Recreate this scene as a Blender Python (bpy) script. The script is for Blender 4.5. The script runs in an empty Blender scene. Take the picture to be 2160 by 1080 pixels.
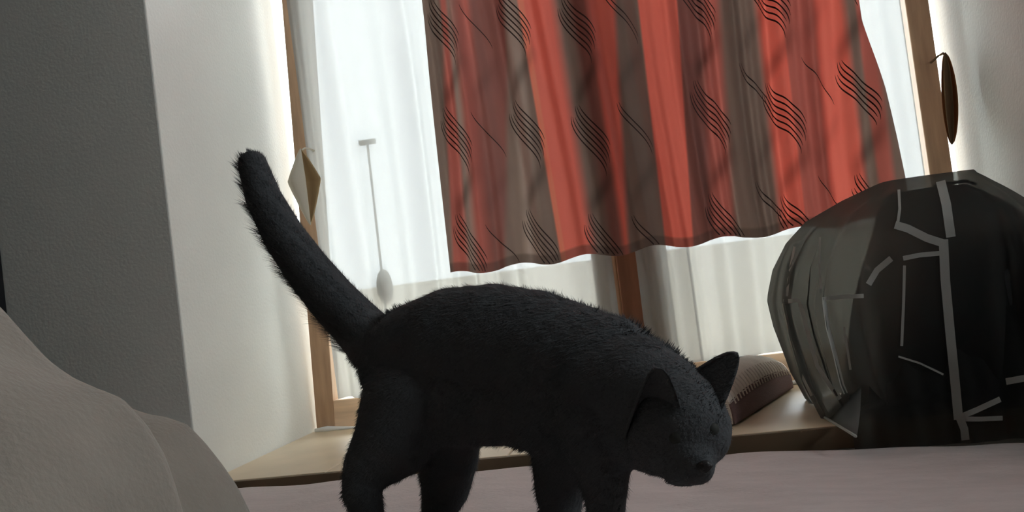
import bpy, bmesh, math, random
import numpy as np
from mathutils import Vector, Matrix
from mathutils.bvhtree import BVHTree

random.seed(7); RNG = np.random.default_rng(7)
SC = bpy.context.scene
COL = SC.collection

# ------------------------------------------------------------------ camera
F_PX = 1870.0                       # focal length in pixels of a 2160 px wide frame
YAW, PITCH, ROLL = math.radians(10.007), math.radians(1.788), math.radians(7.142)
EYE = np.array([0.0, 0.0, 0.80])
_fw = np.array([-math.sin(YAW) * math.cos(PITCH), math.cos(YAW) * math.cos(PITCH), math.sin(PITCH)])
_r0 = np.array([math.cos(YAW), math.sin(YAW), 0.0])
_u0 = np.cross(_r0, _fw)
_rt = _r0 * math.cos(ROLL) - _u0 * math.sin(ROLL)
_up = _u0 * math.cos(ROLL) + _r0 * math.sin(ROLL)
cam_data = bpy.data.cameras.new('camera')
cam_data.sensor_width = 36.0
cam_data.lens = 36.0 * F_PX / 2160.0
cam_data.clip_start = 0.02
cam = bpy.data.objects.new('camera', cam_data)
COL.objects.link(cam)
cam.matrix_world = Matrix(((_rt[0], _up[0], -_fw[0], EYE[0]), (_rt[1], _up[1], -_fw[1], EYE[1]),
                           (_rt[2], _up[2], -_fw[2], EYE[2]), (0, 0, 0, 1)))
SC.camera = cam


def ray(px, py):
    return _fw + _rt * (px - 1080.0) / F_PX + _up * (540.0 - py) / F_PX


def at(px, py, Y):                   # the place in the room at depth Y that was measured at this pixel
    d = ray(px, py)
    return EYE + d * (Y / d[1])


def at_z(px, py, z):
    d = ray(px, py)
    return EYE + d * ((z - EYE[2]) / d[2])


# ------------------------------------------------------------------ light
world = bpy.data.worlds.new('overcast_sky'); SC.world = world
world.use_nodes = True
_bg = world.node_tree.nodes['Background']
_bg.inputs['Color'].default_value = (0.93, 0.975, 1.0, 1)
_bg.inputs['Strength'].default_value = 12.0
_pl = bpy.data.lights.new('window_daylight_portal', 'AREA')
_pl.shape = 'RECTANGLE'; _pl.size = 1.52; _pl.size_y = 1.90
_pl.cycles.is_portal = True
_po = bpy.data.objects.new('window_daylight_portal', _pl); COL.objects.link(_po)
_po.location = (-0.13, 2.16, 1.455); _po.rotation_euler = (math.radians(-90), 0, 0)

_p2 = bpy.data.lights.new('fill_window_portal', 'AREA')  # portal of the added, unseen fill window
_p2.shape = 'RECTANGLE'; _p2.size = 0.85; _p2.size_y = 0.80
_p2.cycles.is_portal = True
_q2 = bpy.data.objects.new('fill_window_portal', _p2); COL.objects.link(_q2)
_q2.location = (1.72, 0.80, 1.675); _q2.rotation_euler = (0, math.radians(90), 0)

SC.view_settings.view_transform = 'Standard'
SC.view_settings.look = 'None'
SC.view_settings.gamma = 1.0
SC.view_settings.use_curve_mapping = False
SC.view_settings.exposure = 0.0
SC.cycles.max_bounces = 9
SC.cycles.diffuse_bounces = 6
SC.cycles.transparent_max_bounces = 14
SC.cycles.sample_clamp_indirect = 6.0
SC.cycles.use_adaptive_sampling = True
SC.cycles.adaptive_threshold = 0.04
SC.cycles.use_denoising = True


# ------------------------------------------------------------------ materials
def new_mat(name):
    m = bpy.data.materials.new(name); m.use_nodes = True
    return m, m.node_tree.nodes, m.node_tree.links, m.node_tree.nodes['Principled BSDF']


def principled(name, col, rough=0.7, bump=0.0, bscale=60.0, var=0.0, vscale=4.0, spec=0.3, sheen=0.0, stretch=None, detail=4.0):
    m, n, l, p = new_mat(name)
    p.inputs['Base Color'].default_value = (*col, 1)
    p.inputs['Roughness'].default_value = rough
    p.inputs['Specular IOR Level'].default_value = spec
    if sheen:
        p.inputs['Sheen Weight'].default_value = sheen
        p.inputs['Sheen Roughness'].default_value = 0.4
    tc = n.new('ShaderNodeTexCoord'); src = tc.outputs['Object']
    if stretch:
        mp = n.new('ShaderNodeMapping'); mp.inputs['Scale'].default_value = stretch
        l.new(src, mp.inputs['Vector']); src = mp.outputs['Vector']
    if var:
        t = n.new('ShaderNodeTexNoise'); t.inputs['Scale'].default_value = vscale; t.inputs['Detail'].default_value = detail
        l.new(src, t.inputs['Vector'])
        r = n.new('ShaderNodeValToRGB')
        r.color_ramp.elements[0].position = 0.3; r.color_ramp.elements[1].position = 0.7
        r.color_ramp.elements[0].color = (*[c * (1 - var) for c in col], 1)
        r.color_ramp.elements[1].color = (*[min(1, c * (1 + var)) for c in col], 1)
        l.new(t.outputs['Fac'], r.inputs['Fac']); l.new(r.outputs['Color'], p.inputs['Base Color'])
    if bump:
        t = n.new('ShaderNodeTexNoise'); t.inputs['Scale'].default_value = bscale; t.inputs['Detail'].default_value = 5.0
        l.new(src, t.inputs['Vector'])
        b = n.new('ShaderNodeBump'); b.inputs['Strength'].default_value = bump; b.inputs['Distance'].default_value = 0.004
        l.new(t.outputs['Fac'], b.inputs['Height']); l.new(b.outputs['Normal'], p.inputs['Normal'])
    return m


def cloth_mat(name, col, trans, w_trans=0.5, see_through=0.0, attr=None, weave=0.0, rough=0.9, tint=None):
    """thin cloth: reflects col, lets light through as trans, part of it straight through the open weave"""
    m, n, l, p = new_mat(name)
    n.remove(p)
    out = n['Material Output']
    df = n.new('ShaderNodeBsdfDiffuse'); tr = n.new('ShaderNodeBsdfTranslucent')
    df.inputs['Color'].default_value = (*col, 1); tr.inputs['Color'].default_value = (*trans, 1)
    if attr:
        a = n.new('ShaderNodeAttribute'); a.attribute_name = attr[0]; l.new(a.outputs['Color'], df.inputs['Color'])
        a = n.new('ShaderNodeAttribute'); a.attribute_name = attr[1]; l.new(a.outputs['Color'], tr.inputs['Color'])
    mx = n.new('ShaderNodeMixShader'); mx.inputs[0].default_value = w_trans
    l.new(df.outputs[0], mx.inputs[1]); l.new(tr.outputs[0], mx.inputs[2])
    if weave:
        tc = n.new('ShaderNodeTexCoord'); t = n.new('ShaderNodeTexNoise'); t.inputs['Scale'].default_value = 420; t.inputs['Detail'].default_value = 2
        l.new(tc.outputs['Object'], t.inputs['Vector'])
        b = n.new('ShaderNodeBump'); b.inputs['Strength'].default_value = weave; b.inputs['Distance'].default_value = 0.001
        l.new(t.outputs['Fac'], b.inputs['Height']); l.new(b.outputs[0], df.inputs['Normal'])
    last = mx
    if see_through:
        tp = n.new('ShaderNodeBsdfTransparent'); tp.inputs['Color'].default_value = (*(tint or (1, 1, 1)), 1)
        m2 = n.new('ShaderNodeMixShader'); m2.inputs[0].default_value = see_through
        l.new(mx.outputs[0], m2.inputs[1]); l.new(tp.outputs[0], m2.inputs[2]); last = m2
    l.new(last.outputs[0], out.inputs['Surface'])
    return m


def glass_mat():
    m, n, l, p = new_mat('window_glass'); n.remove(p)
    g = n.new('ShaderNodeBsdfGlossy'); g.inputs['Roughness'].default_value = 0.02
    t = n.new('ShaderNodeBsdfTransparent'); t.inputs['Color'].default_value = (0.93, 0.96, 0.97, 1)
    fr = n.new('ShaderNodeFresnel'); fr.inputs['IOR'].default_value = 1.45
    mx = n.new('ShaderNodeMixShader')
    l.new(fr.outputs[0], mx.inputs[0]); l.new(t.outputs[0], mx.inputs[1]); l.new(g.outputs[0], mx.inputs[2])
    l.new(mx.outputs[0], n['Material Output'].inputs['Surface'])
    return m


M = {}
M['wall'] = principled('painted_plaster', (0.80, 0.80, 0.75), 0.75, bump=0.16, bscale=150, var=0.03, vscale=6, stretch=(1, 1, 1.0))
M['room_wall'] = principled('low_bounce_wall', (0.50, 0.48, 0.44), 0.8, bump=0.1, bscale=150)  # unseen walls, darkened to cut the light they bounce back
M['ceiling'] = principled('ceiling_paint', (0.70, 0.70, 0.68), 0.9, bump=0.1, var=0.02)
M['floor'] = principled('floor_laminate', (0.22, 0.17, 0.13), 0.5, var=0.2, vscale=3, stretch=(1, 8, 1))
M['tile'] = principled('sill_tile', (0.70, 0.56, 0.39), 0.38, var=0.07, vscale=9, bump=0.05, bscale=30)
M['grout'] = principled('pale_grout', (0.62, 0.57, 0.48), 0.9)
M['edging'] = principled('sill_edging', (0.16, 0.11, 0.065), 0.6, var=0.15, vscale=10)
M['wood'] = principled('tan_wood', (0.52, 0.34, 0.22), 0.6, var=0.16, vscale=7, stretch=(9, 9, 1), bump=0.05)
M['wood_h'] = principled('tan_wood_lit', (0.88, 0.64, 0.45), 0.6, var=0.16, vscale=7, stretch=(1, 9, 9), bump=0.05)  # same wood as the stiles, colour lightened as if lit
M['wood_red'] = principled('reddish_wood', (0.42, 0.20, 0.12), 0.6, var=0.15, vscale=7, stretch=(9, 9, 1))
M['white'] = principled('white_sealant', (0.82, 0.83, 0.84), 0.6)
M['glass'] = glass_mat()
M['metal'] = principled('dark_metal', (0.10, 0.09, 0.085), 0.4, spec=0.5)
M['sheer'] = cloth_mat('white_sheer', (0.80, 0.79, 0.76), (0.232, 0.228, 0.216), 0.62, see_through=0.042, weave=0.2)
M['curtain'] = cloth_mat('striped_curtain', (0.3, 0.2, 0.17), (0.3, 0.1, 0.08), 0.80, attr=('ReflectCol', 'TransCol'), weave=0.35)
M['line'] = principled('dark_woven_thread', (0.045, 0.025, 0.022), 0.8)
M['beige'] = cloth_mat('beige_canvas', (0.76, 0.70, 0.58), (0.10, 0.085, 0.06), 0.2, weave=0.3)
M['tan_lining'] = cloth_mat('tan_lining', (0.66, 0.47, 0.26), (0.08, 0.05, 0.025), 0.3)
M['brown'] = cloth_mat('brown_canvas', (0.16, 0.105, 0.06), (0.02, 0.012, 0.006), 0.3, weave=0.3)
M['rust'] = cloth_mat('rust_lining', (0.34, 0.13, 0.05), (0.04, 0.015, 0.006), 0.3)
M['sheet'] = principled('pale_pink_sheet', (0.66, 0.58, 0.565), 0.95, bump=0.5, bscale=240, var=0.05, vscale=30, stretch=(0.5, 2, 2))
M['blanket'] = principled('taupe_fleece', (0.34, 0.305, 0.26), 0.95, bump=0.4, bscale=200, var=0.08, vscale=14, sheen=0.25)
M['bedwood'] = principled('bed_frame_wood', (0.13, 0.08, 0.05), 0.5, var=0.2, vscale=5, stretch=(1, 9, 9))
M['wardrobe'] = principled('near_black_wood', (0.012, 0.012, 0.014), 0.5, var=0.1)
M['drape'] = cloth_mat('thin_black_cloth', (0.045, 0.045, 0.044), (0.48, 0.48, 0.45), 0.58, see_through=0.21, tint=(0.95, 0.95, 0.92), weave=0.3)
M['drape_line'] = cloth_mat('pale_woven_stripe', (0.62, 0.62, 0.58), (0.75, 0.75, 0.71), 0.5)
M['case'] = principled('black_plastic_case', (0.03, 0.03, 0.03), 0.6, bump=0.1)
M['fur'] = principled('black_fur', (0.080, 0.082, 0.086), 0.85, bump=0.5, bscale=300, spec=0.12, sheen=0.03)
M['nose'] = principled('cat_nose_leather', (0.03, 0.025, 0.025), 0.4, bump=0.3, bscale=500)
M['eye'] = principled('dark_cat_eye', (0.045, 0.045, 0.040), 0.6, spec=0.1)
M['cream'] = principled('cream_cotton', (0.80, 0.73, 0.66), 0.95, bump=0.4, bscale=300, var=0.05, vscale=30)
M['mauve'] = principled('mauve_cotton', (0.20, 0.13, 0.125), 0.95, bump=0.4, bscale=300)
M['cord'] = principled('dark_cord', (0.035, 0.022, 0.02), 0.9)
M['earth'] = principled('outside_ground', (0.48, 0.42, 0.35), 0.95, var=0.12, vscale=0.6)
M['backdrop'] = principled('backdrop_render', (0.80, 0.72, 0.60), 0.95, var=0.06, vscale=2)  # for the wall added outside behind the lower sheer
M['steel'] = principled('curtain_rod_steel', (0.5, 0.5, 0.5), 0.35)


# ------------------------------------------------------------------ mesh helpers
def link(name, me, mat, parent=None):
    o = bpy.data.objects.new(name, me); COL.objects.link(o)
    if mat is not None and not me.materials:
        me.materials.append(mat)
    if parent is not None:
        o.parent = parent
        o.matrix_parent_inverse = parent.matrix_world.inverted() if parent.type != 'EMPTY' else Matrix.Translation(-parent.location)
    return o


def tag(o, label=None, cat=None, group=None, kind=None):
    if label: o['label'] = label
    if cat: o['category'] = cat
    if group: o['group'] = group
    if kind: o['kind'] = kind
    return o


def empty(name, loc):
    o = bpy.data.objects.new(name, None); COL.objects.link(o); o.location = loc; o.empty_display_size = 0.05
    return o


def from_np(name, V, Fq, smooth=True):
    me = bpy.data.meshes.new(name)
    me.from_pydata([tuple(v) for v in V], [], [tuple(int(i) for i in f) for f in Fq])
    if smooth:
        me.polygons.foreach_set('use_smooth', [True] * len(me.polygons))
    me.update()
    return me


def bm_mesh(name, bm, smooth=False):
    bmesh.ops.recalc_face_normals(bm, faces=bm.faces)
    me = bpy.data.meshes.new(name); bm.to_mesh(me); bm.free()
    if smooth:
        me.polygons.foreach_set('use_smooth', [True] * len(me.polygons))
    return me


def box_mesh(name, lo, hi, bevel=0.0, seg=2):
    bm = bmesh.new()
    bmesh.ops.create_cube(bm, size=1.0)
    for v in bm.verts:
        v.co = Vector([lo[i] + (v.co[i] + 0.5) * (hi[i] - lo[i]) for i in range(3)])
    if bevel:
        bmesh.ops.bevel(bm, geom=list(bm.edges), offset=bevel, segments=seg, profile=0.5, affect='EDGES')
    return bm_mesh(name, bm)


def box(name, lo, hi, mat, parent=None, bevel=0.0, seg=2):
    return link(name, box_mesh(name, lo, hi, bevel, seg), mat, parent)


def prism(name, poly, y0, y1, mat, parent=None, bevel=0.0):
    """poly: (x, z) outline extruded in depth from y0 to y1"""
    bm = bmesh.new()
    a = [bm.verts.new((x, y0, z)) for x, z in poly]; b = [bm.verts.new((x, y1, z)) for x, z in poly]
    n = len(poly)
    bm.faces.new(a); bm.faces.new(b[::-1])
    for i in range(n):
        bm.faces.new((a[i], b[i], b[(i + 1) % n], a[(i + 1) % n]))
    bmesh.ops.recalc_face_normals(bm, faces=bm.faces)
    if bevel:
        bmesh.ops.bevel(bm, geom=list(bm.edges), offset=bevel, segments=2, profile=0.5, affect='EDGES')
    return link(name, bm_mesh(name, bm), mat, parent)


def tube_mesh(name, pts, rad, seg=10, closed_ends=True):
    pts = [Vector(p) for p in pts]
    rads = rad if hasattr(rad, '__len__') else [rad] * len(pts)
    V, Fc = [], []
    for i, p in enumerate(pts):
        t = (pts[min(i + 1, len(pts) - 1)] - pts[max(i - 1, 0)]).normalized()
        a = t.cross(Vector((0, 0, 1)) if abs(t.z) < 0.9 else Vector((1, 0, 0))).normalized(); b = t.cross(a)
        for k in range(seg):
            w = 2 * math.pi * k / seg
            V.append(p + (a * math.cos(w) + b * math.sin(w)) * rads[i])
    for i in range(len(pts) - 1):
        for k in range(seg):
            Fc.append((i * seg + k, i * seg + (k + 1) % seg, (i + 1) * seg + (k + 1) % seg, (i + 1) * seg + k))
    if closed_ends:
        Fc.append(tuple(range(seg))[::-1]); Fc.append(tuple((len(pts) - 1) * seg + k for k in range(seg)))
    return from_np(name, V, Fc)


def tube(name, pts, rad, mat, parent=None, seg=10):
    return link(name, tube_mesh(name, pts, rad, seg), mat, parent)


def grid_faces(nu, nv, wrap=False):
    out = []
    for j in range(nv - 1):
        for i in range(nu if wrap else nu - 1):
            i2 = (i + 1) % nu
            out.append((j * nu + i, j * nu + i2, (j + 1) * nu + i2, (j + 1) * nu + i))
    return out


def smoothstep(a, b, x):
    t = np.clip((x - a) / (b - a), 0, 1)
    return t * t * (3 - 2 * t)


# ------------------------------------------------------------------ the room
XL, XR = -0.881, 0.628              # side faces of the window bay
YF, YW = 1.479, 2.0                 # wall face, window plane
ZS = EYE[2] - 0.289                 # tiled sill
ZH = 2.40                           # top of the window opening


def struct(o):
    o['kind'] = 'structure'
    return o


struct(box('floor', (-2.6, -2.6, -0.10), (1.6, 2.12, 0.0), M['floor']))
struct(box('ceiling', (-2.6, -2.6, 2.50), (1.6, 2.12, 2.60), M['ceiling']))
struct(box('wall_left', (-2.6, YF, 0.0), (XL, 2.12, 2.50), M['wall'], bevel=0.003))
struct(box('wall_right', (XR, YF, 0.0), (1.7, 2.12, 2.50), M['wall'], bevel=0.003))
struct(box('wall_above', (XL, YF, ZH), (XR, 2.12, 2.50), M['wall']))
struct(box('wall_below', (XL, 1.51, 0.0), (XR, 2.12, ZS - 0.036), M['wall']))
struct(box('wall_back', (-2.6, -2.7, 0.0), (1.7, -2.6, 2.50), M['room_wall']))
struct(box('wall_west', (-2.7, -2.6, 0.0), (-2.6, 2.12, 2.50), M['room_wall']))
# an unseen second window, added in the right-hand wall for fill daylight
E0, E1, EY0, EY1, EZ0, EZ1 = 1.60, 1.70, 0.40, 1.20, 1.25, 2.10
for lo, hi in (((E0, -2.6, 0), (E1, EY0, 2.5)), ((E0, EY1, 0), (E1, YF, 2.5)), ((E0, EY0, 0), (E1, EY1, EZ0)), ((E0, EY0, EZ1), (E1, EY1, 2.5))):
    struct(box('wall_east', lo, hi, M['room_wall']))
fill_win = struct(empty('added_fill_window', (1.65, 0.8, EZ0)))
for lo, hi in (((1.62, EY0, EZ0), (1.67, EY0 + 0.04, EZ1)), ((1.62, EY1 - 0.04, EZ0), (1.67, EY1, EZ1)), ((1.62, EY0 + 0.041, EZ0), (1.67, EY1 - 0.041, EZ0 + 0.04)), ((1.62, EY0 + 0.041, EZ1 - 0.04), (1.67, EY1 - 0.041, EZ1))):
    box('window_frame', lo, hi, M['wood'], fill_win, bevel=0.003)
box('pane', (1.645, EY0 + 0.041, EZ0 + 0.041), (1.649, EY1 - 0.041, EZ1 - 0.041), M['glass'], fill_win)
struct(box('wall_backdrop', (-6, 3.2, -0.8), (6, 3.35, 0.85), M['backdrop']))  # added outside to hide the horizon and dim the lower sheer
struct(box('ground', (-40, 2.6, -0.9), (40, 80, -0.8), M['earth']))

# tiled sill: a bed of grout, tiles set proud of it, a dark strip along the front edge
sill = struct(box('window_sill', (XL + 0.001, YF + 0.012, ZS - 0.036), (XR - 0.001, 2.06, ZS - 0.0025), M['grout']))
g0 = at_z(680, 1000, ZS)[0]
edges = [XL + 0.001, g0] + [g0 + 0.33 * k for k in range(1, 6)]
edges = [e for e in edges if e < XR - 0.05] + [XR - 0.001]
for a, b in zip(edges[:-1], edges[1:]):
    box('tile', (a + 0.002, YF + 0.010, ZS - 0.012), (b - 0.002, 1.985, ZS), M['tile'], sill, bevel=0.0015)
box('sill_edging', (XL + 0.001, YF + 0.001, ZS - 0.036), (XR - 0.001, YF + 0.0115, ZS - 0.001), M['edging'], sill, bevel=0.001)

# ------------------------------------------------------------------ window
win = struct(empty('window_1', (-0.13, 2.03, ZS)))
zr = EYE[2] - 0.220                                    # top of the bottom rail
xs0 = at(665, 880, 1.99)[0]; xs1 = at(704, 870, 1.99)[0]
xt0 = at(598, 40, 1.99)[0]; xt1 = at(650, 40, 1.99)[0]
zt = at(598, 40, 1.99)[2]


def ext(x0, z0, x1, z1, z):
    return x0 + (x1 - x0) * (z - z0) / (z1 - z0)


zb = ZS + 0.004
prism('stile', [(xs0 + 0.002, zb), (xs1, zb), (ext(xs1, zb, xt1, zt, ZH - 0.002), ZH - 0.002), (ext(xs0, zb, xt0, zt, ZH - 0.002), ZH - 0.002)], 1.985, 2.03, M['wood'], win, 0.002)
xr0 = at(1962, 375, 1.99)[0]; xr1 = at(2010, 375, 1.99)[0]
prism('stile', [(xr0, zb), (xr1, zb), (xr1, ZH - 0.002), (xr0 - 0.005, ZH - 0.002)], 1.985, 2.03, M['wood'], win, 0.002)
box('bottom_rail', (xs1 - 0.001, 1.987, zb), (xr0 + 0.001, 2.028, zr), M['wood_h'], win, bevel=0.002)
box('top_rail', (xt0 + 0.08, 1.987, ZH - 0.075), (xr0 - 0.006, 2.028, ZH - 0.002), M['wood_h'], win, bevel=0.002)
xm0 = at(1306, 600, 1.99)[0]; xm1 = at(1352, 600, 1.99)[0]
box('mullion', (xm0, 1.980, zr - 0.001), (xm1, 2.026, ZH - 0.075), M['wood_red'], win, bevel=0.003)
xc1 = at(1428, 700, 2.0)[0]
box('casement_stile', (xm1 + 0.001, 1.995, zr - 0.001), (xc1, 2.030, ZH - 0.075), M['wood'], win, bevel=0.003)
box('casement_stile', (xm0 - 0.055, 1.995, zr - 0.001), (xm0 - 0.001, 2.030, ZH - 0.075), M['wood'], win, bevel=0.003)
for a, b in ((XL + 0.003, xm0 + 0.01), (xm0 + 0.014, XR - 0.003)):
    box('pane', (a, 2.045, ZS + 0.003), (b, 2.049, ZH - 0.003), M['glass'], win)
box('light_block_panel', (0.30, 1.990, 1.62), (XR - 0.002, 2.026, ZH - 0.076), M['wood'], win, bevel=0.003)  # unseen panel, added to keep daylight off the right bay wall
# handles and the thin bolt rods that show dark through the sheer
for px, py, rod in ((775, 300, (815, 660)), (1411, 205, None), (1788, 165, None), (1426, 345, (1482, 760))):
    p = at(px, py, 1.985)
    pl = box('handle_plate', (p[0] - 0.020, 1.978, p[2] - 0.006), (p[0] + 0.020, 1.990, p[2] + 0.006), M['metal'], win, bevel=0.002)
    if rod:
        q = at(rod[0], rod[1], 1.985)
        tube('bolt_rod', [(p[0], 1.984, p[2]), ((p[0] + q[0]) / 2, 1.984, (p[2] + q[2]) / 2), (q[0], 1.984, q[2])], 0.0030, M['metal'], win, 8)
k = at(810, 605, 1.985)
bm = bmesh.new(); bmesh.ops.create_uvsphere(bm, u_segments=20, v_segments=12, radius=1.0)
for v in bm.verts: v.co = Vector((k[0] + v.co.x * 0.020, 1.990 + v.co.y * 0.010, k[2] + v.co.z * 0.042))
link('bolt_knob', bm_mesh('bolt_knob', bm, True), M['beige'], win)
# bead of white sealant along the foot of the frame
pts = []
for i in range(46):
    t = i / 45
    pts.append((XL + 0.012 + t * (XR - XL - 0.03), 1.981 - 0.006 * math.sin(t * 37) ** 2, ZS + 0.003 + 0.002 * math.sin(t * 61)))
tube('sealant_bead', pts, [0.005 + 0.002 * math.sin(i * 1.7) for i in range(46)], M['white'], win, 8)

# ------------------------------------------------------------------ curtain rods
ZR, ZN = 2.30, 1.60                  # net rod set low, clear glass above it added to let in daylight
for nm, Y, ZQ, lab in (('curtain_rod', 1.850, ZR, 'steel rod across the window bay carrying the striped orange curtain'),
                   ('net_rod', 1.945, ZN, 'thin steel rod next to the glass carrying the white nets')):
    o = tag(tube(nm, [(XL + 0.0005, Y, ZQ), ((XL + XR) / 2, Y, ZQ), (XR - 0.0005, Y, ZQ)], 0.009 if nm == 'curtain_rod' else 0.005, M['steel'], None, 14), lab, 'curtain rod')


# ------------------------------------------------------------------ white net curtains
def net(name, xa_top, xb_top, xa_bot, xb_bot, z_bot, seed, label):
    r = np.random.default_rng(seed)
    nu, nv = 420, 60
    u = np.linspace(0, 1, nu)[None, :]; v = np.linspace(0, 1, nv)[:, None]
    z = ZN + 0.012 + (z_bot - ZN - 0.012) * v
    xa = xa_top + (xa_bot - xa_top) * v; xb = xb_top + (xb_bot - xb_top) * v
    wid = abs(xb_top - xa_top)
    n = wid / 0.115
    ph = 2 * math.pi * n * (u + 0.035 * np.sin(2 * math.pi * (1.7 * u + r.random())) + 0.01 * np.sin(3 * v + 9 * u))
    fold = 0.024 * np.sin(ph) + 0.011 * np.sin(1.9 * ph + 1 + 1.2 * v) + 0.0025 * np.sin(3.7 * ph + 2)
    y = 1.945 + fold * (0.45 + 0.55 * np.minimum(1, v * 3)) * 0.75
    x = xa + (xb - xa) * (u + 0.012 * np.cos(ph) / n * 2)
    zz = z + 0.004 * np.sin(ph * 0.5) * v
    V = np.stack([x + 0 * z, y, zz + 0 * x], -1).reshape(-1, 3)
    o = link(name, from_np(name, V, grid_faces(nu, nv)), M['sheer'])
    return tag(o, label, 'curtain', 'white net curtains')


zn = EYE[2] - 0.216
netL = net('net_curtain', at(603, 40, 1.945)[0], at(1290, 560, 1.945)[0], at(708, 830, 1.945)[0], at(1303, 620, 1.945)[0], zn, 3,
           'sheer white net curtain left of the bare wooden window post')
netR = net('net_curtain', at(1346, 560, 1.945)[0], at(1914, 60, 1.945)[0], at(1346, 600, 1.945)[0], at(1960, 375, 1.945)[0], zn, 5,
           'sheer white net curtain right of the bare wooden window post')

# ------------------------------------------------------------------ striped curtain
YC = 1.850
ztop, zhem = ZR - 0.022, EYE[2] + 0.036
c_left = lambda z: np.interp(z, [zhem, at(890, 40, YC)[2], ztop], [at(946, 575, YC)[0], at(890, 40, YC)[0], at(885, 40, YC)[0]])
_rp = [at(1905, 385, YC), at(1885, 290, YC), at(1862, 190, YC), at(1838, 105, YC), at(1820, 40, YC)]
c_right = lambda z: np.interp(z, [zhem] + [p[2] for p in _rp] + [ztop], [_rp[0][0] + 0.006] + [p[0] for p in _rp] + [_rp[-1][0]])


def c_y(x, z):
    t = (x - c_left(z)) / 0.93
    g = 0.35 + 0.65 * np.clip((ztop - z) / 0.9, 0, 1)
    ph = 2 * np.pi * (6.6 * t + 0.25 * np.sin(2 * np.pi * (1.3 * t + 0.1)) + 0.10 * np.sin(z * 4.0 + 5 * t))
    f = 0.022 * np.sin(ph) + 0.009 * np.sin(2.3 * ph + 0.8) + 0.005 * np.sin(4.1 * ph + z * 3)
    return YC + f * g


# colour bands across the curtain, as measured along the top (y 40) and along the hem
RED, MID, TAU, DRK, LGT, ORG = (0.62, 0.085, 0.050), (0.36, 0.075, 0.055), (0.150, 0.098, 0.078), (0.17, 0.052, 0.042), (0.25, 0.175, 0.145), (0.70, 0.13, 0.065)
stripes = [(885, 930, LGT, 6), (925, 952, TAU, 6), (945, 985, MID, 8), (962, 1012, LGT, 14), (990, 1040, MID, 10), (1062, 1066, DRK, 8), (1068, 1108, TAU, 10), (1097, 1150, LGT, 8),
           (1101, 1186, TAU, 3), (1113, 1196, ORG, 3), (1172, 1252, RED, 14), (1205, 1290, TAU, 12), (1244, 1318, DRK, 10), (1300, 1326, RED, 8), (1350, 1404, TAU, 3),
           (1432, 1462, RED, 3), (1490, 1500, DRK, 10), (1522, 1552, MID, 10), (1602, 1652, TAU, 12), (1652, 1700, RED, 3), (1722, 1760, MID, 14),
           (1786, 1836, RED, 10), (1812, 1862, TAU, 4), (1838, 1890, MID, 8), (1900, 1990, TAU, 6)]


def hem_y(px):
    return 575 - 0.1246 * (px - 945)


nu, nv = 900, 260
U = np.linspace(0, 1, nu)[None, :]; Vv = np.linspace(0, 1, nv)[:, None]
Z = ztop + (zhem - ztop) * Vv + 0 * U
X = c_left(Z) + (c_right(Z) - c_left(Z)) * U
Y = c_y(X, Z)
Zs = Z + 0.006 * np.sin(2 * np.pi * 6.6 * U + 1.0) * smoothstep(0.8, 1, Vv)
colT = np.zeros((nv, nu, 3)); done = np.zeros((nv, nu))
z40, zhm = at(1200, 40, YC)[2], zhem
tot = np.zeros((nv, nu, 1))
prev_b = None
for i, (pt, pb, c, soft) in enumerate(stripes):
    # pt, pb: right-hand border of this stripe at the top and at the hem
    xt, xb = at(pt, 40, YC)[0], at(pb, hem_y(pb), YC)[0]
    B = xb + (xt - xb) * (Z - zhm) / (z40 - zhm)
    w = soft * 0.001
    m = 1 - smoothstep(-w, w, X - B)           # 1 left of the border
    if prev_b is None:
        wgt = m
    else:
        wgt = m * (1 - prev_b)
    prev_b = m if prev_b is None else np.maximum(prev_b, m)
    colT += wgt[..., None] * np.array(c); tot += wgt[..., None]
rest = np.clip(1 - tot, 0, 1)
colT = (colT + rest * np.array(TAU)) / np.maximum(tot + rest, 1e-6)
# snaking bands woven between the line bundles
P_W, A_W = 0.236, 0.029
cols = [(965, 290, 6, 1.0), (1112, 275, 6, 1.0), (1247, 285, 6, 1.0), (1032, 285, 1, 0.4), (1340, 268, 2, 0.6), (1500, 240, 6, 1.0),
        (1597, 190, 2, 0.6), (1655, 240, 6, 0.9), (1726, 170, 1, 0.4), (1812, 190, 5, 1.0)]
for px, py, n, s in cols:
    p0 = at(px, py, YC)
    phi = 2 * np.pi * (p0[2] - Z) / P_W
    xc = p0[0] + A_W * np.sin(phi)
    back = np.clip(-np.cos(phi), 0, 1)
    half = 0.006 + 0.012 * back
    band = np.exp(-((X - xc - 0.004) / half) ** 2) * (0.16 + 0.30 * back) * s
    colT *= (1 - band)[..., None]
colT = (0.85 * colT + 0.15 * colT.mean(-1, keepdims=True)) * 1.75
colT = np.minimum(colT, 0.95)
hem = smoothstep(zhem + 0.022, zhem + 0.016, Z)[..., None]
colT = colT * (1 - hem) + hem * (0.45 * colT + 0.35 * np.array((0.10, 0.065, 0.055)))
lum = colT.mean(-1, keepdims=True)
colR = 0.8 * np.array((0.42, 0.335, 0.29)) + 0.6 * colT
me = from_np('cloth_panel', np.stack([X, Y, Zs], -1).reshape(-1, 3), grid_faces(nu, nv))
for nm, arr in (('TransCol', colT), ('ReflectCol', colR)):
    a = me.color_attributes.new(nm, 'FLOAT_COLOR', 'POINT')
    buf = np.ones((nv * nu, 4), np.float32); buf[:, :3] = arr.reshape(-1, 3)
    a.data.foreach_set('color', buf.ravel())
cur = tag(empty('striped_curtain', ((_rp[0][0] + c_left(zhem)) / 2, YC, zhem)), 'rust orange and taupe striped curtain with wavy dark lines', 'curtain')
link('cloth_panel', me, M['curtain'], cur)
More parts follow.
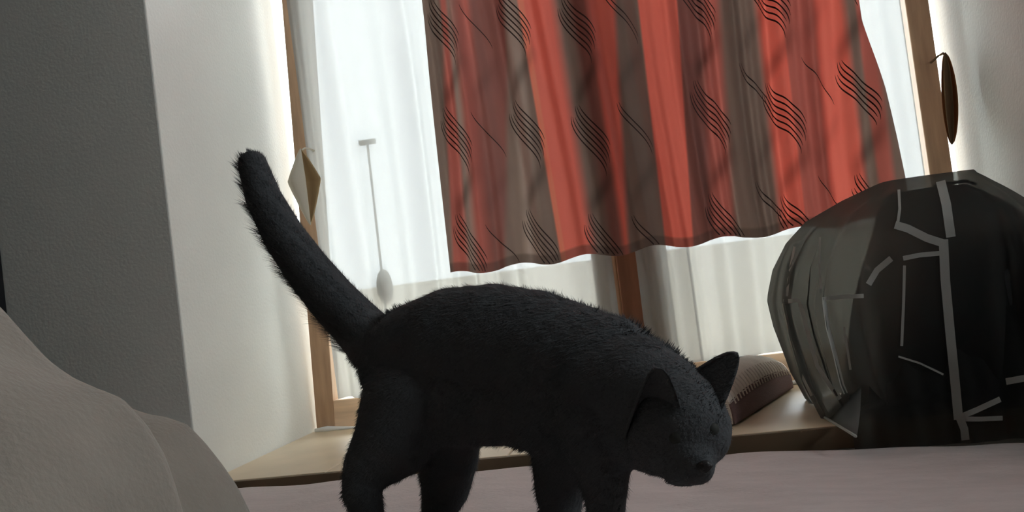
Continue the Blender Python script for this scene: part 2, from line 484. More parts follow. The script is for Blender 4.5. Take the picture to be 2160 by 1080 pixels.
for i in range(14):
    rx = float(c_left(ztop)) + 0.02 + (float(c_right(ztop)) - float(c_left(ztop)) - 0.04) * i / 13
    tube('ring', [(rx, YC + 0.0165 * math.cos(w_), ZR + 0.0165 * math.sin(w_) - 0.006) for w_ in np.linspace(0, 2 * math.pi, 17)], 0.0016, M['steel'], cur, 6)
# the woven bundles of wavy lines, raised threads on the cloth
LV, LF = [], []
for px, py, n, s in cols:
    p0 = at(px, py, YC)
    for rep in range(-6, 3):
        zc = p0[2] - rep * P_W
        if zc < zhem - 0.02 or zc > ztop: continue
        for i in range(n):
            off = (i - (n - 1) / 2) * 0.0100
            reach = 0.050 + 0.016 * ((i * 7) % 3) / 2
            pts = []
            for t in np.linspace(-1, 1, 26):
                dz = t * reach
                phi = 2 * math.pi * dz / P_W
                w = math.cos(phi) ** 0.5 if math.cos(phi) > 0 else 0
                z = zc - dz - off * (0.80 + 0.2 * w)
                x = p0[0] + A_W * math.sin(phi) - off * 0.35
                if z < zhem + 0.001 or z > ztop - 0.02 or x > c_right(z) - 0.004 or x < c_left(z) + 0.004: continue
                pts.append((x, z, (1 - abs(t) ** 3) * 0.0011 * (0.6 + 0.4 * s) + 0.0002))
            if len(pts) < 3: continue
            b0 = len(LV)
            for j, (x, z, w) in enumerate(pts):
                a, b = pts[max(j - 1, 0)], pts[min(j + 1, len(pts) - 1)]
                t2 = Vector((b[0] - a[0], b[1] - a[1])).normalized(); nx, nz = -t2.y * w, t2.x * w
                for sg in (-1, 1):
                    xx, zz = x + sg * nx, z + sg * nz
                    u_ = (xx - c_left(zz)) / (c_right(zz) - c_left(zz)); v_ = (zz - ztop) / (zhem - ztop)
                    sc = 0.006 * math.sin(2 * math.pi * 6.6 * u_ + 1.0) * float(smoothstep(0.8, 1, v_))
                    LV.append((xx, float(c_y(xx, zz)) - 0.0016, zz + sc))
            for j in range(len(pts) - 1):
                LF.append((b0 + 2 * j, b0 + 2 * j + 1, b0 + 2 * j + 3, b0 + 2 * j + 2))
o = link('wave_lines', from_np('wave_lines', LV, LF), M['line'], cur); o['kind'] = 'stuff'; o['label'] = 'bundles of thin dark wavy lines'


# ------------------------------------------------------------------ tiebacks hanging at both sides
def tieback(label, top, bot, Y, wl, wr, mat, lining, oval):
    t = at(*top, Y); b = at(*bot, Y)
    root = tag(empty('curtain_tieback', (t[0], Y, b[2])), label, 'tieback', 'curtain tiebacks')
    # an open leaf-shaped loop of cloth: outer front flap, back flap whose lining shows
    for nm, m, side in (('front_flap', mat, -1), ('back_flap', lining, 1)):
        nu, nv = 14, 30
        V = []
        for j in range(nv):
            s = j / (nv - 1)
            c = t + (b - t) * s
            prof = math.sin(math.pi * s) ** 0.55 if oval else max(0.0, min(s / 0.42, (1 - s) / 0.58)) ** 0.85
            for i in range(nu):
                q = i / (nu - 1)
                if side < 0:
                    x = -wl * prof * (1 - q) + q * 0.16 * wr * prof
                    y = -0.030 * prof * math.sin(math.pi * (0.15 + 0.75 * q))
                else:
                    x = -wl * prof * (1 - q) + q * wr * prof
                    y = 0.016 * prof * math.sin(math.pi * (0.1 + 0.8 * q))
                V.append((c[0] + x, c[1] + y, c[2]))
        o = link(nm, from_np(nm, V, grid_faces(nu, nv)), m, root)
        sd = o.modifiers.new('thickness', 'SOLIDIFY'); sd.thickness = 0.003; sd.offset = 0
    pts = [(t[0], Y, t[2] - 0.004), (t[0] + 0.002, Y + 0.02, t[2] + 0.004), (t[0] + 0.002, Y + 0.05, t[2] + 0.006), (t[0] + 0.002, 1.984, t[2] + 0.004)]
    tube('hanging_loop', pts, 0.0022, mat, root, 8)
    return root


tieback('beige canvas tieback hanging open against the left window post', (634, 314), (655, 474), 1.882, 0.034, 0.036, M['beige'], M['tan_lining'], False)
tieback('dark brown tieback hanging against the grey right-hand wall', (1994, 112), (2008, 304), 1.882, 0.010, 0.018, M['brown'], M['rust'], True)

# ------------------------------------------------------------------ bed
ZB = 0.445
bed = tag(empty('bed', (0.0, 0.3, 0.0)), 'low bed with pale mattress pushed up under the tiled sill', 'bed')
bx0, bx1, by0, by1 = -1.05, 1.05, -0.75, 1.455
box('mattress', (bx0 + 0.03, by0 + 0.03, 0.26), (bx1 - 0.03, by1 - 0.012, ZB), M['cream'], bed, bevel=0.03, seg=3)
for a, b in (((bx0, by0, 0.14), (bx0 + 0.028, by1, 0.30)), ((bx1 - 0.028, by0, 0.14), (bx1, by1, 0.30)), ((bx0 + 0.029, by0, 0.14), (bx1 - 0.029, by0 + 0.028, 0.30)), ((bx0 + 0.029, by1 - 0.011, 0.14), (bx1 - 0.029, by1, 0.30))):
    box('side_rail', a, b, M['bedwood'], bed, bevel=0.003)
box('slat_base', (bx0 + 0.03, by0 + 0.03, 0.22), (bx1 - 0.03, by1 - 0.013, 0.258), M['bedwood'], bed)
for sx in (bx0 + 0.01, bx1 - 0.07):
    for sy in (by0 + 0.03, by1 - 0.09):
        box('leg', (sx + 0.02, sy, 0.0), (sx + 0.06, sy + 0.05, 0.219), M['bedwood'], bed, bevel=0.004)

# sheet: measured height of its far edge, gentle wrinkles, turned down behind the mattress
eL, eM, eR = at(560, 1024, 1.45), at(1600, 951, 1.45), at(2160, 932, 1.45)


def sheet_z(x, y):
    base = np.interp(x, [-1.1, eL[0], -0.35, eM[0], eR[0], 1.1], [eL[2] + 0.002, eL[2], eL[2] - 0.004, eM[2], eR[2], eR[2] - 0.004])
    k = smoothstep(0.5, 1.4, y)
    z = (EYE[2] - 0.322) * (1 - k) + base * k
    return z + 0.0016 * np.sin(31 * x + 9 * y) * np.sin(12 * y + 3 * x) + 0.0012 * np.sin(60 * y + 8 * np.sin(6 * x))


nu, nv = 240, 240
xs = np.linspace(bx0 + 0.012, bx1 - 0.012, nu)[None, :]; ys = np.linspace(by0 + 0.012, by1 - 0.004, nv)[:, None]
xg = xs + 0 * ys; yg = ys + 0 * xs
zg = sheet_z(xg, yg)
for dd in (yg - ys[0], xg - xs[0, 0], xs[0, -1] - xg):
    zg = zg - 0.05 * (1 - np.sqrt(1 - np.clip(1 - dd / 0.05, 0, 1) ** 2))
zg = zg - 0.012 * (1 - np.sqrt(1 - np.clip(1 - (ys[-1] - yg) / 0.012, 0, 1) ** 2))
V = np.stack([xg, yg, zg], -1)
sk = [V]
for lv in (0.36, 0.31):
    pass
me = from_np('bed_sheet', V.reshape(-1, 3), grid_faces(nu, nv))
bm = bmesh.new(); bm.from_mesh(me)
be = [e for e in bm.edges if e.is_boundary]
r = bmesh.ops.extrude_edge_only(bm, edges=be)
for v in [g for g in r['geom'] if isinstance(g, bmesh.types.BMVert)]:
    v.co.z = 0.32
for f in bm.faces: f.smooth = True
bm.to_mesh(me); bm.free()
sheet = tag(link('bed_sheet', me, M['sheet']), 'pale pinkish bed sheet the black cat walks on', 'bed sheet')

# ------------------------------------------------------------------ blanket over the left of the bed
rA = [(-260, 480), (-120, 590), (0, 685), (40, 722), (90, 768), (150, 812), (200, 842), (250, 868), (300, 925), (335, 985), (360, 1060), (380, 1140)]
rB = [(-260, 660), (60, 820), (200, 868), (250, 876), (300, 892), (350, 908), (390, 928), (425, 965), (460, 1008), (490, 1050), (515, 1100), (540, 1160)]
YA, YB2 = 0.62, 0.80


def ridge(lst, Yd):
    P = np.array([at(px, py, Yd) for px, py in lst])
    return P[:, 0], P[:, 2]


xa, za = ridge(rA, YA); xb_, zb_ = ridge(rB, YB2)
nu, nv = 260, 200
bxl, bxr = -1.0, -0.10
xs = np.linspace(bxl, bxr, nu)[None, :]; ys = np.linspace(0.22, 1.12, nv)[:, None]
xg = xs + 0 * ys; yg = ys + 0 * xs
zs_ = sheet_z(xg, yg)
ha = np.interp(xg * np.minimum(1.0, YA / yg), xa, za) - zs_; hb = np.interp(xg * np.minimum(1.0, YB2 / yg), xb_, zb_) - zs_
k = np.ones(9) / 9
fa = np.clip(ha, 0, None) * np.where(yg > YA, np.exp(-((yg - YA) / 0.14) ** 2), np.exp(-((yg - YA) / 0.55) ** 2))
fb = np.clip(hb, 0, None) * np.where(yg > YB2, np.exp(-((yg - YB2) / 0.12) ** 2), np.exp(-((yg - YB2) / 0.22) ** 2))
h = np.log(np.exp(60 * fa) + np.exp(60 * fb) + 0.0) / 60 - math.log(2) / 60 * np.exp(-((fa - fb) / 0.02) ** 2)
h = np.clip(h, 0, None)
wr = np.clip((h - 0.02) / 0.08, 0, 1)
h = h + wr * (0.009 * np.sin(22 * xg + 30 * (yg - 0.6) + 2 * np.sin(9 * xg)) * (yg < YA + 0.3) * np.exp(-((yg - 0.52) / 0.16) ** 2)
              + 0.003 * np.sin(55 * xg - 20 * yg))
zg = zs_ + 0.007 + h
h = h * (1 - smoothstep(-0.36, -0.25, xg))
zg = zs_ + 0.007 + h
hh = h.reshape(-1); xx = xg.reshape(-1)
keep = [f for f in grid_faces(nu, nv) if max(hh[i] for i in f) > 0.004 or xx[f[0]] < -0.62]
me = from_np('blanket', np.stack([xg, yg, zg], -1).reshape(-1, 3), keep)
bm = bmesh.new(); bm.from_mesh(me); bmesh.ops.delete(bm, geom=[v for v in bm.verts if not v.link_faces], context='VERTS'); bm.to_mesh(me); bm.free()
o = link('blanket', me, M['blanket'])
sd = o.modifiers.new('thickness', 'SOLIDIFY'); sd.thickness = 0.006; sd.offset = 1
tag(o, 'taupe fleece blanket bunched up on the left of the bed', 'blanket')

# ------------------------------------------------------------------ dark wardrobe at the far left
wx = at(9, 640, YF - 0.01)[0]
wd = tag(empty('wardrobe', (wx - 0.45, 1.2, 0.0)), 'near-black wardrobe just showing at the left edge of the picture', 'wardrobe')
box('body', (wx - 0.9, 1.02, 0.06), (wx, YF - 0.004, 2.0), M['wardrobe'], wd, bevel=0.003)
box('plinth', (wx - 0.88, 1.04, 0.0), (wx - 0.02, YF - 0.006, 0.059), M['wardrobe'], wd)
for i in range(2):
    d = box('door', (wx - 0.895 + i * 0.448, 1.0, 0.07), (wx - 0.895 + i * 0.448 + 0.443, 1.019, 1.99), M['wardrobe'], wd, bevel=0.002)
    hx = wx - 0.452 + (-0.035 if i == 0 else 0.035)
    tube('handle', [(hx, 0.999, 0.95), (hx, 0.985, 0.96), (hx, 0.985, 1.11), (hx, 0.999, 1.12)], 0.005, M['metal'], d, 8)

# ------------------------------------------------------------------ draped case on the right of the sill
YD = 1.60
Ltab = [(374, 1885), (385, 1862), (415, 1800), (462, 1722), (510, 1682), (570, 1656), (640, 1646), (700, 1658), (800, 1692), (880, 1738), (930, 1772)]
dz = [at(px, py, YD)[2] for py, px in Ltab]; dx = [at(px, py, YD)[0] for py, px in Ltab]
ztp = at(1980, 366, YD)[2]
zbot = ZS + 0.002
Itab = [(392, 1895), (430, 1882), (500, 1868), (570, 1846), (640, 1826), (800, 1806), (900, 1795)]
iz = [at(px, py, YD)[2] for py, px in Itab]; ix = [at(px, py, YD)[0] for py, px in Itab]
XRT = XR - 0.018
_rt_ = [(362, 2070), (385, 2092), (440, 2158), (520, 2198), (620, 2215), (940, 2225)]
_rz = np.array([at(px, py, YD)[2] for py, px in _rt_])[::-1]; _rx = np.minimum(np.array([at(px, py, YD)[0] for py, px in _rt_])[::-1], XRT)
order = np.argsort(dz); dzs, dxs = np.array(dz)[order], np.array(dx)[order]
order = np.argsort(iz); izs, ixs = np.array(iz)[order], np.array(ix)[order]


def hull(zv, lefts, inset, na, ztop_, pleat):
    """rings of a rounded block: left outline from a table, right outline running down beside the wall"""
    V = []
    H = ztop_ - zbot
    for z in zv:
        t = (ztop_ - z) / H
        xl = lefts(z)
        xr = float(np.interp(z, _rz, _rx)) - inset
        y0 = 1.474 + inset + 0.13 * (1 - min(1, t / 0.25)) ** 2.2
        y1 = 1.800 - inset - 0.07 * (1 - min(1, t / 0.25)) ** 2.2
        cx, cy, ax, ay = (xl + xr) / 2, (y0 + y1) / 2, (xr - xl) / 2, (y1 - y0) / 2
        for i in range(na):
            a = 2 * math.pi * i / na
            ca, sa = math.cos(a), math.sin(a)
            e = 0.42
            x = cx + ax * math.copysign(abs(ca) ** e, ca); y = cy + ay * math.copysign(abs(sa) ** e, sa)
            if pleat:
                k = min(1, t * 2.2) ** 1.2
                w = (0.7 * math.sin(9 * a + 1.5 * t) + 0.45 * math.sin(19 * a + 2 - t) + 0.3 * math.sin(37 * a + 3 * t))
                x += 0.012 * k * w * ca; y += (0.010 if sa < 0 else 0.02) * k * (w + (0.9 if sa < 0 else 0)) * (sa if abs(sa) > 0.3 else 0.3 * sa) * (-1 if sa < 0 else 1)
            V.append((x, y, z))
    return V


def lid(V, F_, na, ztop_, base):
    c = np.mean(np.array(V[base:base + na]), 0); V.append((c[0], c[1], ztop_ + 0.004)); ci = len(V) - 1
    for i in range(na): F_.append((base + i, ci, base + (i + 1) % na))


# the case under the cloth
nz, na = 26, 64
zv = ztp - 0.022 - (ztp - 0.022 - zbot - 0.001) * np.linspace(0, 1, nz) ** 1.4
V = hull(zv, lambda z: float(np.interp(z, izs, ixs)), 0.022, na, ztp - 0.02, False)
Fc = grid_faces(na, nz, True); lid(V, Fc, na, ztp - 0.022, 0)
Fc.append(tuple((nz - 1) * na + i for i in range(na)))
case = tag(empty('carrying_case', (0.5, 1.66, zbot)), 'black rounded case hidden under the dark patterned cloth on the sill', 'case')
link('shell', from_np('shell', V, Fc), M['case'], case)
tube('carry_handle', [(0.46, 1.655, ztp - 0.024), (0.475, 1.655, ztp - 0.016), (0.52, 1.655, ztp - 0.016), (0.535, 1.655, ztp - 0.024)], 0.003, M['case'], case, 8)
# the cloth itself
nz, na = 110, 420
zv = ztp - (ztp - zbot) * np.linspace(0, 1, nz) ** 1.25
V = hull(zv, lambda z: float(np.interp(z, dzs, dxs)), 0.0, na, ztp, True)
Fc = grid_faces(na, nz, True); lid(V, Fc, na, ztp, 0)
drape = tag(empty('draped_cloth', (0.45, 1.65, zbot)), 'thin black cloth with pale grey lines draped over the case on the sill', 'cloth')
cme = from_np('cloth', V, Fc)
link('cloth', cme, M['drape'], drape)
# the front of the cloth hangs over the edge of the sill
nu, nv = 110, 20
SV = []
sx0 = at(1800, 930, 1.470)[0]
for j in range(nv):
    for i in range(nu):
        f = j / (nv - 1); zt_ = ZS + 0.16
        z = zt_ - (zt_ - 0.470) * f
        lx = float(np.interp(z, izs, ixs)) - 0.004 if z > ZS + 0.03 else sx0
        x = lx + (XRT - 0.012 - lx) * i / (nu - 1)
        y = 1.4685 + 0.028 * float(smoothstep(ZS, zt_, z)) + 0.0035 * math.sin(x * 70) + 0.002 * math.sin(x * 160 + 1)
        SV.append((x, y, z))
SF = grid_faces(nu, nv)
link('cloth_skirt', from_np('cloth_skirt', SV, SF), M['drape'], drape)
nb = len(V)
bvh = BVHTree.FromPolygons([Vector(v) for v in V] + [Vector(v) for v in SV], Fc + [tuple(nb + i for i in f) for f in SF])


def woven_line(pl, wpx):
    """a pale stripe lying on the cloth"""
    pts = []
    for (a, b) in zip(pl[:-1], pl[1:]):
        n = max(2, int(math.hypot(b[0] - a[0], b[1] - a[1]) / 9))
        for i in range(n): pts.append((a[0] + (b[0] - a[0]) * i / n, a[1] + (b[1] - a[1]) * i / n))
    pts.append(pl[-1])
    VV, FF = [], []
    eye = Vector(EYE); cnt = 0; last = False
    for j, p in enumerate(pts):
        a, b = pts[max(j - 1, 0)], pts[min(j + 1, len(pts) - 1)]
        L = math.hypot(b[0] - a[0], b[1] - a[1]) or 1
        nx, ny = -(b[1] - a[1]) / L, (b[0] - a[0]) / L
        hs = []
        for sg in (-0.5, 0.5):
            d = Vector(ray(p[0] + nx * wpx * sg, p[1] + ny * wpx * sg)).normalized()
            loc, no, idx, dist = bvh.ray_cast(eye, d)
            if loc is not None: hs.append(loc - d * 0.0025)
        if len(hs) == 2:
            VV += hs
            if last: FF.append((cnt - 2, cnt - 1, cnt + 1, cnt))
            cnt += 2; last = True
        else:
            last = False
    if FF: link('woven_line', from_np('woven_line', VV, FF), M['drape_line'], drape)


for pl, w in [([(1984, 382), (1996, 430), (2006, 500)], 20), ([(1990, 505), (1994, 590), (2004, 700), (2014, 800), (2022, 885)], 20),
              ([(1888, 474), (1915, 482), (1955, 502), (1992, 514)], 17), ([(1905, 545), (1940, 538), (1985, 534)], 10), ([(2024, 880), (2034, 905), (2038, 940)], 17),
              ([(2024, 880), (2060, 865), (2110, 842)], 12), ([(2026, 884), (2070, 884), (2115, 882)], 10), ([(2122, 805), (2160, 798), (2220, 790)], 14),
              ([(1652, 636), (1684, 634), (1694, 660), (1706, 710), (1724, 772), (1752, 815), (1772, 842)], 9),
              ([(1822, 624), (1780, 626), (1738, 630), (1746, 690), (1762, 750), (1776, 810), (1784, 830)], 9),
              ([(1780, 690), (1788, 740), (1794, 780)], 5), ([(1652, 640), (1668, 720), (1690, 790), (1712, 835)], 6),
              ([(1832, 600), (1850, 570), (1880, 545)], 13), ([(1896, 400), (1898, 440), (1894, 470)], 6), ([(1730, 500), (1728, 560), (1732, 610)], 5),
              ([(1676, 520), (1664, 580), (1660, 625)], 5), ([(1908, 560), (1906, 640), (1902, 730)], 6), ([(1895, 752), (1940, 766), (1990, 790)], 4)]:
    woven_line(pl, w)

# corner of the cloth on the tiles, its hem painted pale as a highlight
c0, c1, c2, c3 = at_z(1668, 812, ZS), at_z(1732, 888, ZS), at_z(1802, 938, ZS), at(1812, 760, 1.53)
nu = 16
A = np.array([at_z(1735, 882, ZS), at_z(1806, 926, ZS)]); 
Pq = [(A[0] + (A[1] - A[0]) * t) for t in np.linspace(0, 1, nu)]
top = [at(1780, 820, 1.545), at(1816, 790, 1.520)]
V = []
for j in range(12):
    s = j / 11
    for i in range(nu):
        t = i / (nu - 1)
        b = Pq[i]; u_ = top[0] + (top[1] - top[0]) * t
        p = b + (u_ - b) * s
        V.append((p[0], p[1] - 0.012 * math.sin(math.pi * s) , max(p[2], ZS + 0.003) + 0.002 * math.sin(5 * t)))
corner = link('cloth_corner', from_np('cloth_corner', V, grid_faces(nu, 12)), M['drape'], drape)
tube('hem', [Vector(p) + Vector((0, 0, 0.004)) for p in Pq], 0.0022, M['drape_line'], drape, 6)

# ------------------------------------------------------------------ folded fringed towel on the sill
q0 = at_z(1545, 900, ZS); q1 = at_z(1668, 822, ZS)
ax = Vector((q1[0] - q0[0], q1[1] - q0[1], 0)); Lh = ax.length; ax.normalize()
sd_ = Vector((-ax.y, ax.x, 0))                         # away from the viewer
tw = tag(empty('folded_towel', ((q0[0] + q1[0]) / 2, (q0[1] + q1[1]) / 2, ZS)), 'cream folded towel with ribbed fringe and mauve underside behind the cat\'s ear', 'towel')


def tw_pt(s, d, z):
    p = Vector((q0[0], q0[1], ZS)) + ax * s + sd_ * d
    return Vector((p.x, p.y, ZS + z))


HT = 0.085


def tw_arch(s, a):                    # a: 0 front foot .. 1 back foot
    k = 0.55 + 0.45 * math.sin(math.pi * min(1, max(0, 0.08 + 0.88 * s / Lh))) ** 0.6
    w = 0.085
    return tw_pt(s, 0.5 * w - 0.5 * w * math.cos(math.pi * a) - 0.002, 0.004 + k * HT * math.sin(math.pi * a) ** 0.7)


nu, nv = 28, 30
for nm, a0, a1, mt in (('mauve_layer', 0.0, 0.15, M['mauve']), ('cream_layer', 0.135, 1.0, M['cream'])):
    V = []
    for j in range(nv):
        for i in range(nu):
            p = tw_arch(Lh * i / (nu - 1), a0 + (a1 - a0) * j / (nv - 1))
            V.append(p + Vector((0, 0, 0.0015 * math.sin(i * 1.3) * math.sin(j * 0.9))))
    o = link(nm, from_np(nm, V, grid_faces(nu, nv)), mt, tw)
    sdm = o.modifiers.new('thickness', 'SOLIDIFY'); sdm.thickness = 0.004; sdm.offset = 1
V = [tw_arch(0, j / 20) for j in range(21)]; V2 = [tw_arch(Lh, j / 20) for j in range(21)]
for e in (V, V2):
    link('end_fold', from_np('end_fold', e, [tuple(range(21))], False), M['cream'], tw)
for i in range(22):
    s = Lh * (0.04 + 0.92 * i / 21)
    pts = [tw_arch(s + 0.006 * t, 0.30 - 0.19 * t) - sd_ * 0.004 for t in np.linspace(0, 1, 6)]
    tube('fringe_rib', pts, 0.0024, M['cream'], tw, 6)
tube('dark_cord', [tw_arch(s, 0.62) + Vector((0, 0, 0.005)) for s in np.linspace(0, Lh * 1.0, 18)] + [tw_pt(Lh + 0.012, 0.04, 0.03)], 0.0028, M['cord'], tw, 6)

# ------------------------------------------------------------------ the cat
PXM = lambda r, Y: r * Y * 1.0 / F_PX


def ball_px(px, py, r, Y):
    p = at(px, py, Y)
    return Vector(p), r * float(np.linalg.norm((p - EYE)) ) / F_PX * 0.985


ZBED = EYE[2] - 0.318
parts_bm = bmesh.new()


def add_ball(c, r, sc=(1, 1, 1)):
    g = bmesh.ops.create_icosphere(parts_bm, subdivisions=3, radius=1.0)
    for v in g['verts']: v.co = Vector((c.x + v.co.x * r * sc[0], c.y + v.co.y * r * sc[1], c.z + v.co.z * r * sc[2]))


def chain(lst, step=0.25, sy=1.0):
    nodes = [ball_px(*n) for n in lst]
    for (a, ra), (b, rb) in zip(nodes[:-1], nodes[1:]):
        n = max(1, int((b - a).length / (step * min(ra, rb))))
        for i in range(n + 1):
            t = i / n
            add_ball(a.lerp(b, t), ra + (rb - ra) * t, (1, sy, 1))


YT = 1.00
# trunk
chain([(838, 778, 84, 1.02), (885, 752, 116, 1.02), (960, 735, 131, 1.01), (1040, 730, 134, 1.00), (1120, 750, 142, 0.99), (1205, 786, 148, 0.97), (1262, 808, 150, 0.955), (1305, 838, 142, 0.94)], sy=0.80)
chain([(900, 830, 112, 1.01), (1000, 830, 112, 1.00), (1080, 832, 108, 0.99), (1180, 850, 118, 0.97)], sy=0.85)
# neck
chain([(1290, 835, 135, 0.94), (1345, 822, 112, 0.915), (1402, 848, 98, 0.89)])
chain([(1280, 890, 95, 0.93), (1345, 905, 82, 0.90), (1395, 925, 78, 0.88)])
# head
chain([(1428, 882, 103, 0.875), (1438, 900, 100, 0.865)])
chain([(1470, 902, 72, 0.86), (1474, 918, 66, 0.855)])
chain([(1398, 922, 80, 0.865), (1425, 945, 66, 0.855)])
chain([(1440, 940, 70, 0.85), (1458, 972, 50, 0.835), (1470, 985, 37, 0.83)])
chain([(1432, 985, 40, 0.84), (1450, 994, 31, 0.838)])
chain([(1478, 978, 27, 0.825), (1484, 985, 21, 0.82)])
# fore legs
chain([(1225, 880, 105, 0.98), (1192, 960, 72, 1.0), (1180, 1040, 50, 1.0), (1186, 1110, 36, 1.0), (1192, 1160, 32, 1.0)])
chain([(1265, 890, 100, 0.92), (1272, 980, 58, 0.90), (1277, 1050, 44, 0.90), (1280, 1130, 34, 0.90), (1283, 1180, 32, 0.90)])
# hind legs
chain([(868, 845, 106, 1.005), (832, 925, 84, 0.985), (778, 985, 53, 0.965), (758, 1015, 36, 0.955)])
chain([(758, 1015, 36, 0.955), (764, 1040, 41, 0.955), (782, 1100, 29, 0.95), (798, 1170, 28, 0.945)])
chain([(925, 880, 95, 1.04), (944, 960, 66, 1.05), (940, 1030, 50, 1.06), (925, 1075, 36, 1.06), (928, 1130, 28, 1.06)])
# tail
chain([(800, 735, 62, 1.03), (750, 682, 55, 1.04), (705, 636, 52, 1.045), (650, 570, 48, 1.05), (600, 500, 43, 1.055), (556, 418, 37, 1.06), (533, 348, 30, 1.06)], step=0.15)
# paws
for px, py, Y, dxp in ((1192, 1160, 1.0, 0.020), (1283, 1180, 0.90, 0.020), (798, 1170, 0.945, 0.024), (928, 1130, 1.06, 0.024)):
    c = Vector(at(px, py, Y)); zp = float(sheet_z(c.x, c.y)) + 0.001
    for i in range(5):
        t = i / 4
        add_ball(Vector((c.x, c.y, c.z + (zp + 0.016 - c.z) * t)), 0.0155)
    for i in range(4):
        add_ball(Vector((c.x + dxp * i / 3, c.y, zp + 0.014)), 0.0165 - 0.001 * i, (1, 1.05, 0.85))
    for tz in (-0.012, -0.004, 0.004, 0.012):
        add_ball(Vector((c.x + dxp + 0.010 - abs(tz) * 0.25, c.y + tz, zp + 0.010)), 0.0075, (1.4, 0.9, 1.1))


def ear(bl, br, tip, bow, name):
    """curved ear shell: base from bl to br, bowed away from the opening"""
    bl, br, tip, bow = Vector(bl), Vector(br), Vector(tip), Vector(bow)
    nu, nv = 15, 16
    out_, in_ = [], []
    for j in range(nv):
        t = j / (nv - 1)
        w = (1 - t) ** 0.6
        mid = (bl + br) / 2
        for i in range(nu):
            s = -1 + 2 * i / (nu - 1)
            c = mid.lerp(tip, t)
            p = c + (br - bl) * 0.5 * s * w + bow * (1 - s * s) * w
            out_.append(p + bow.normalized() * 0.0028); in_.append(p - bow.normalized() * 0.0028)
    n0 = len(EV)
    EV.extend(out_ + in_); m = nu * nv
    for j in range(nv - 1):
        for i in range(nu - 1):
            a, b, c, d = [n0 + q for q in (j * nu + i, j * nu + i + 1, (j + 1) * nu + i + 1, (j + 1) * nu + i)]
            EF.append((a, b, c, d)); EF.append((d + m, c + m, b + m, a + m))
    rim = [j * nu for j in range(nv)] + [(nv - 1) * nu + i for i in range(1, nu)] + [j * nu + nu - 1 for j in range(nv - 2, -1, -1)] + [i for i in range(nu - 2, 0, -1)]
    for a, b in zip(rim, rim[1:] + rim[:1]):
        EF.append((n0 + b, n0 + a, n0 + a + m, n0 + b + m))


EV, EF = [], []
ear(at(1316, 925, 0.850), at(1432, 858, 0.825), at(1382, 776, 0.825), (-0.010, 0.020, 0.004), 'ear_a')
ear(at(1426, 812, 0.885), at(1514, 872, 0.845), at(1552, 742, 0.875), (-0.012, 0.014, 0.004), 'ear_b')
bmesh.ops.recalc_face_normals(parts_bm, faces=parts_bm.faces)
tmp = bpy.data.meshes.new('cat_raw'); parts_bm.to_mesh(tmp); parts_bm.free()
tob = bpy.data.objects.new('cat_raw', tmp); COL.objects.link(tob)
rm = tob.modifiers.new('r', 'REMESH'); rm.mode = 'VOXEL'; rm.voxel_size = 0.0030
sm = tob.modifiers.new('s', 'SMOOTH'); sm.factor = 0.5; sm.iterations = 5
dg = bpy.context.evaluated_depsgraph_get()
cat_me = bpy.data.meshes.new_from_object(tob.evaluated_get(dg))
bpy.data.objects.remove(tob)
cat_me.name = 'body'
bm = bmesh.new(); bm.from_mesh(cat_me)
ev = [bm.verts.new(p) for p in EV]
ef = [bm.faces.new([ev[i] for i in f]) for f in EF]
bmesh.ops.remove_doubles(bm, verts=ev, dist=0.00005)
bmesh.ops.recalc_face_normals(bm, faces=[f for f in ef if f.is_valid])
bm.to_mesh(cat_me); bm.free()
cat_me.polygons.foreach_set('use_smooth', [True] * len(cat_me.polygons))
cat_me.materials.clear()
cb = at(1050, 900, 0.98)
catE = tag(empty('cat', (cb[0], 0.98, float(sheet_z(cb[0], 0.98)))), 'black cat walking with raised tail and lowered head across the bed', 'cat')
link('body', cat_me, M['fur'], catE)
nvt = len(cat_me.vertices)
co = np.empty(nvt * 3); cat_me.vertices.foreach_get('co', co); co = co.reshape(-1, 3)
cat_me.calc_loop_triangles()
tri = np.empty(len(cat_me.loop_triangles) * 3, np.int32); cat_me.loop_triangles.foreach_get('vertices', tri); tri = tri.reshape(-1, 3)
cbvh = BVHTree.FromPolygons([Vector(c) for c in co], [tuple(int(i) for i in t) for t in tri])

# eyes and nose set into the face
for px, py in ((1424, 925), (1508, 905)):
    d = Vector(ray(px, py)).normalized()
    loc, no, i, ds = cbvh.ray_cast(Vector(EYE), d)
    if loc is None: continue
    bm = bmesh.new(); bmesh.ops.create_uvsphere(bm, u_segments=20, v_segments=14, radius=0.0085)
    for v in bm.verts: v.co = loc - no * 0.0066 + v.co
    link('eye', bm_mesh('eye', bm, True), M['eye'], catE)
loc, no, i, ds = cbvh.ray_cast(Vector(EYE), Vector(ray(1487, 985)).normalized())
if loc is not None:
    bm = bmesh.new(); bmesh.ops.create_uvsphere(bm, u_segments=18, v_segments=12, radius=1.0)
    for v in bm.verts:
        tap = 1.0 if v.co.z > 0 else 1 + 0.55 * v.co.z
        v.co = loc + Vector((v.co.x * 0.0075 * tap, v.co.y * 0.004, v.co.z * 0.006))
    link('nose', bm_mesh('nose', bm, True), M['nose'], catE)

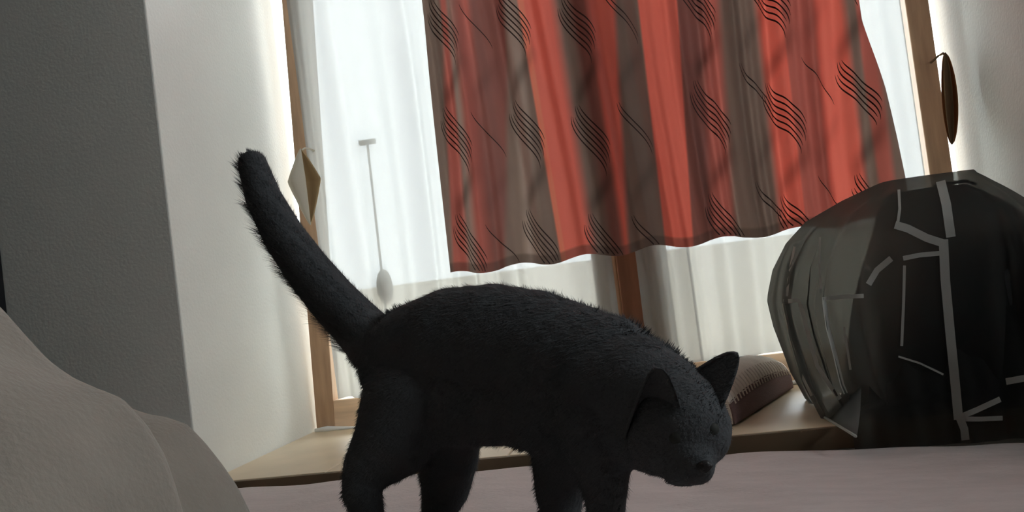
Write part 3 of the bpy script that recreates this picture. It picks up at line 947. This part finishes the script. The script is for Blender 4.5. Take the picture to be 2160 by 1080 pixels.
# short coat: fine tapered strands standing off the skin, longer on the tail
A_, B_, C_ = co[tri[:, 0]], co[tri[:, 1]], co[tri[:, 2]]
nrm = np.cross(B_ - A_, C_ - A_); area = np.linalg.norm(nrm, axis=1); nrm = nrm / np.maximum(area, 1e-12)[:, None]
NS = 75000
pick = RNG.choice(len(tri), NS, p=area / area.sum())
r1, r2 = np.sqrt(RNG.random(NS)), RNG.random(NS)
base = A_[pick] * (1 - r1)[:, None] + B_[pick] * (r1 * (1 - r2))[:, None] + C_[pick] * (r1 * r2)[:, None]
nn = nrm[pick]
tl = np.array(at(534, 358, 1.06)); tb = np.array(at(790, 720, 1.03))
tt = np.clip(((base - tb) @ (tl - tb)) / ((tl - tb) @ (tl - tb)), -1, 2)
dist = np.linalg.norm(base - (tb + tt[:, None] * (tl - tb)), axis=1)
is_tail = (tt > 0.02) & (dist < 0.07)
flow = np.where(is_tail[:, None], (tl - tb) / np.linalg.norm(tl - tb), np.array([-0.75, 0.1, -0.6]))
flow = flow - (flow * nn).sum(1)[:, None] * nn
hp = at(1430, 890, 0.86); is_head = np.linalg.norm(base - hp, axis=1) < 0.075
under = np.clip(-(nn @ np.array([0.75, 0.0, 0.65])), 0, 1)        # lower left flank of the tail is shaggier
ln = np.where(is_tail, 0.0065 + 0.016 * under, 0.0075)
ln = np.where(is_head, 0.0035, ln) * (0.6 + 0.7 * RNG.random(NS))
clump = np.where(is_tail, 1.0, 0.45)[:, None] * np.stack([np.sin(base @ np.array([310., 90, 270]) + k * 2.1) for k in range(3)], 1) * 0.22
stand = np.where(is_tail, 0.40, 0.30)[:, None]
dirv = flow * 0.85 + nn * stand + clump + RNG.normal(0, 0.10, (NS, 3))
dirv /= np.linalg.norm(dirv, axis=1)[:, None]
tipv = base + dirv * ln[:, None]
side = np.cross(dirv, nn); side /= np.maximum(np.linalg.norm(side, axis=1), 1e-6)[:, None]
w = 0.00042
VV = np.empty((NS, 3, 3)); VV[:, 0] = base - side * w - nn * 0.0008; VV[:, 1] = base + side * w - nn * 0.0008; VV[:, 2] = tipv
fme = bpy.data.meshes.new('fur')
fme.vertices.add(NS * 3); fme.vertices.foreach_set('co', VV.ravel())
fme.loops.add(NS * 3); fme.loops.foreach_set('vertex_index', np.arange(NS * 3))
fme.polygons.add(NS); fme.polygons.foreach_set('loop_start', np.arange(NS) * 3)
try:
    fme.polygons.foreach_set('loop_total', np.full(NS, 3))
except Exception:
    pass
fme.update(calc_edges=True); fme.validate()
o = link('fur', fme, M['fur'], catE); o['kind'] = 'stuff'
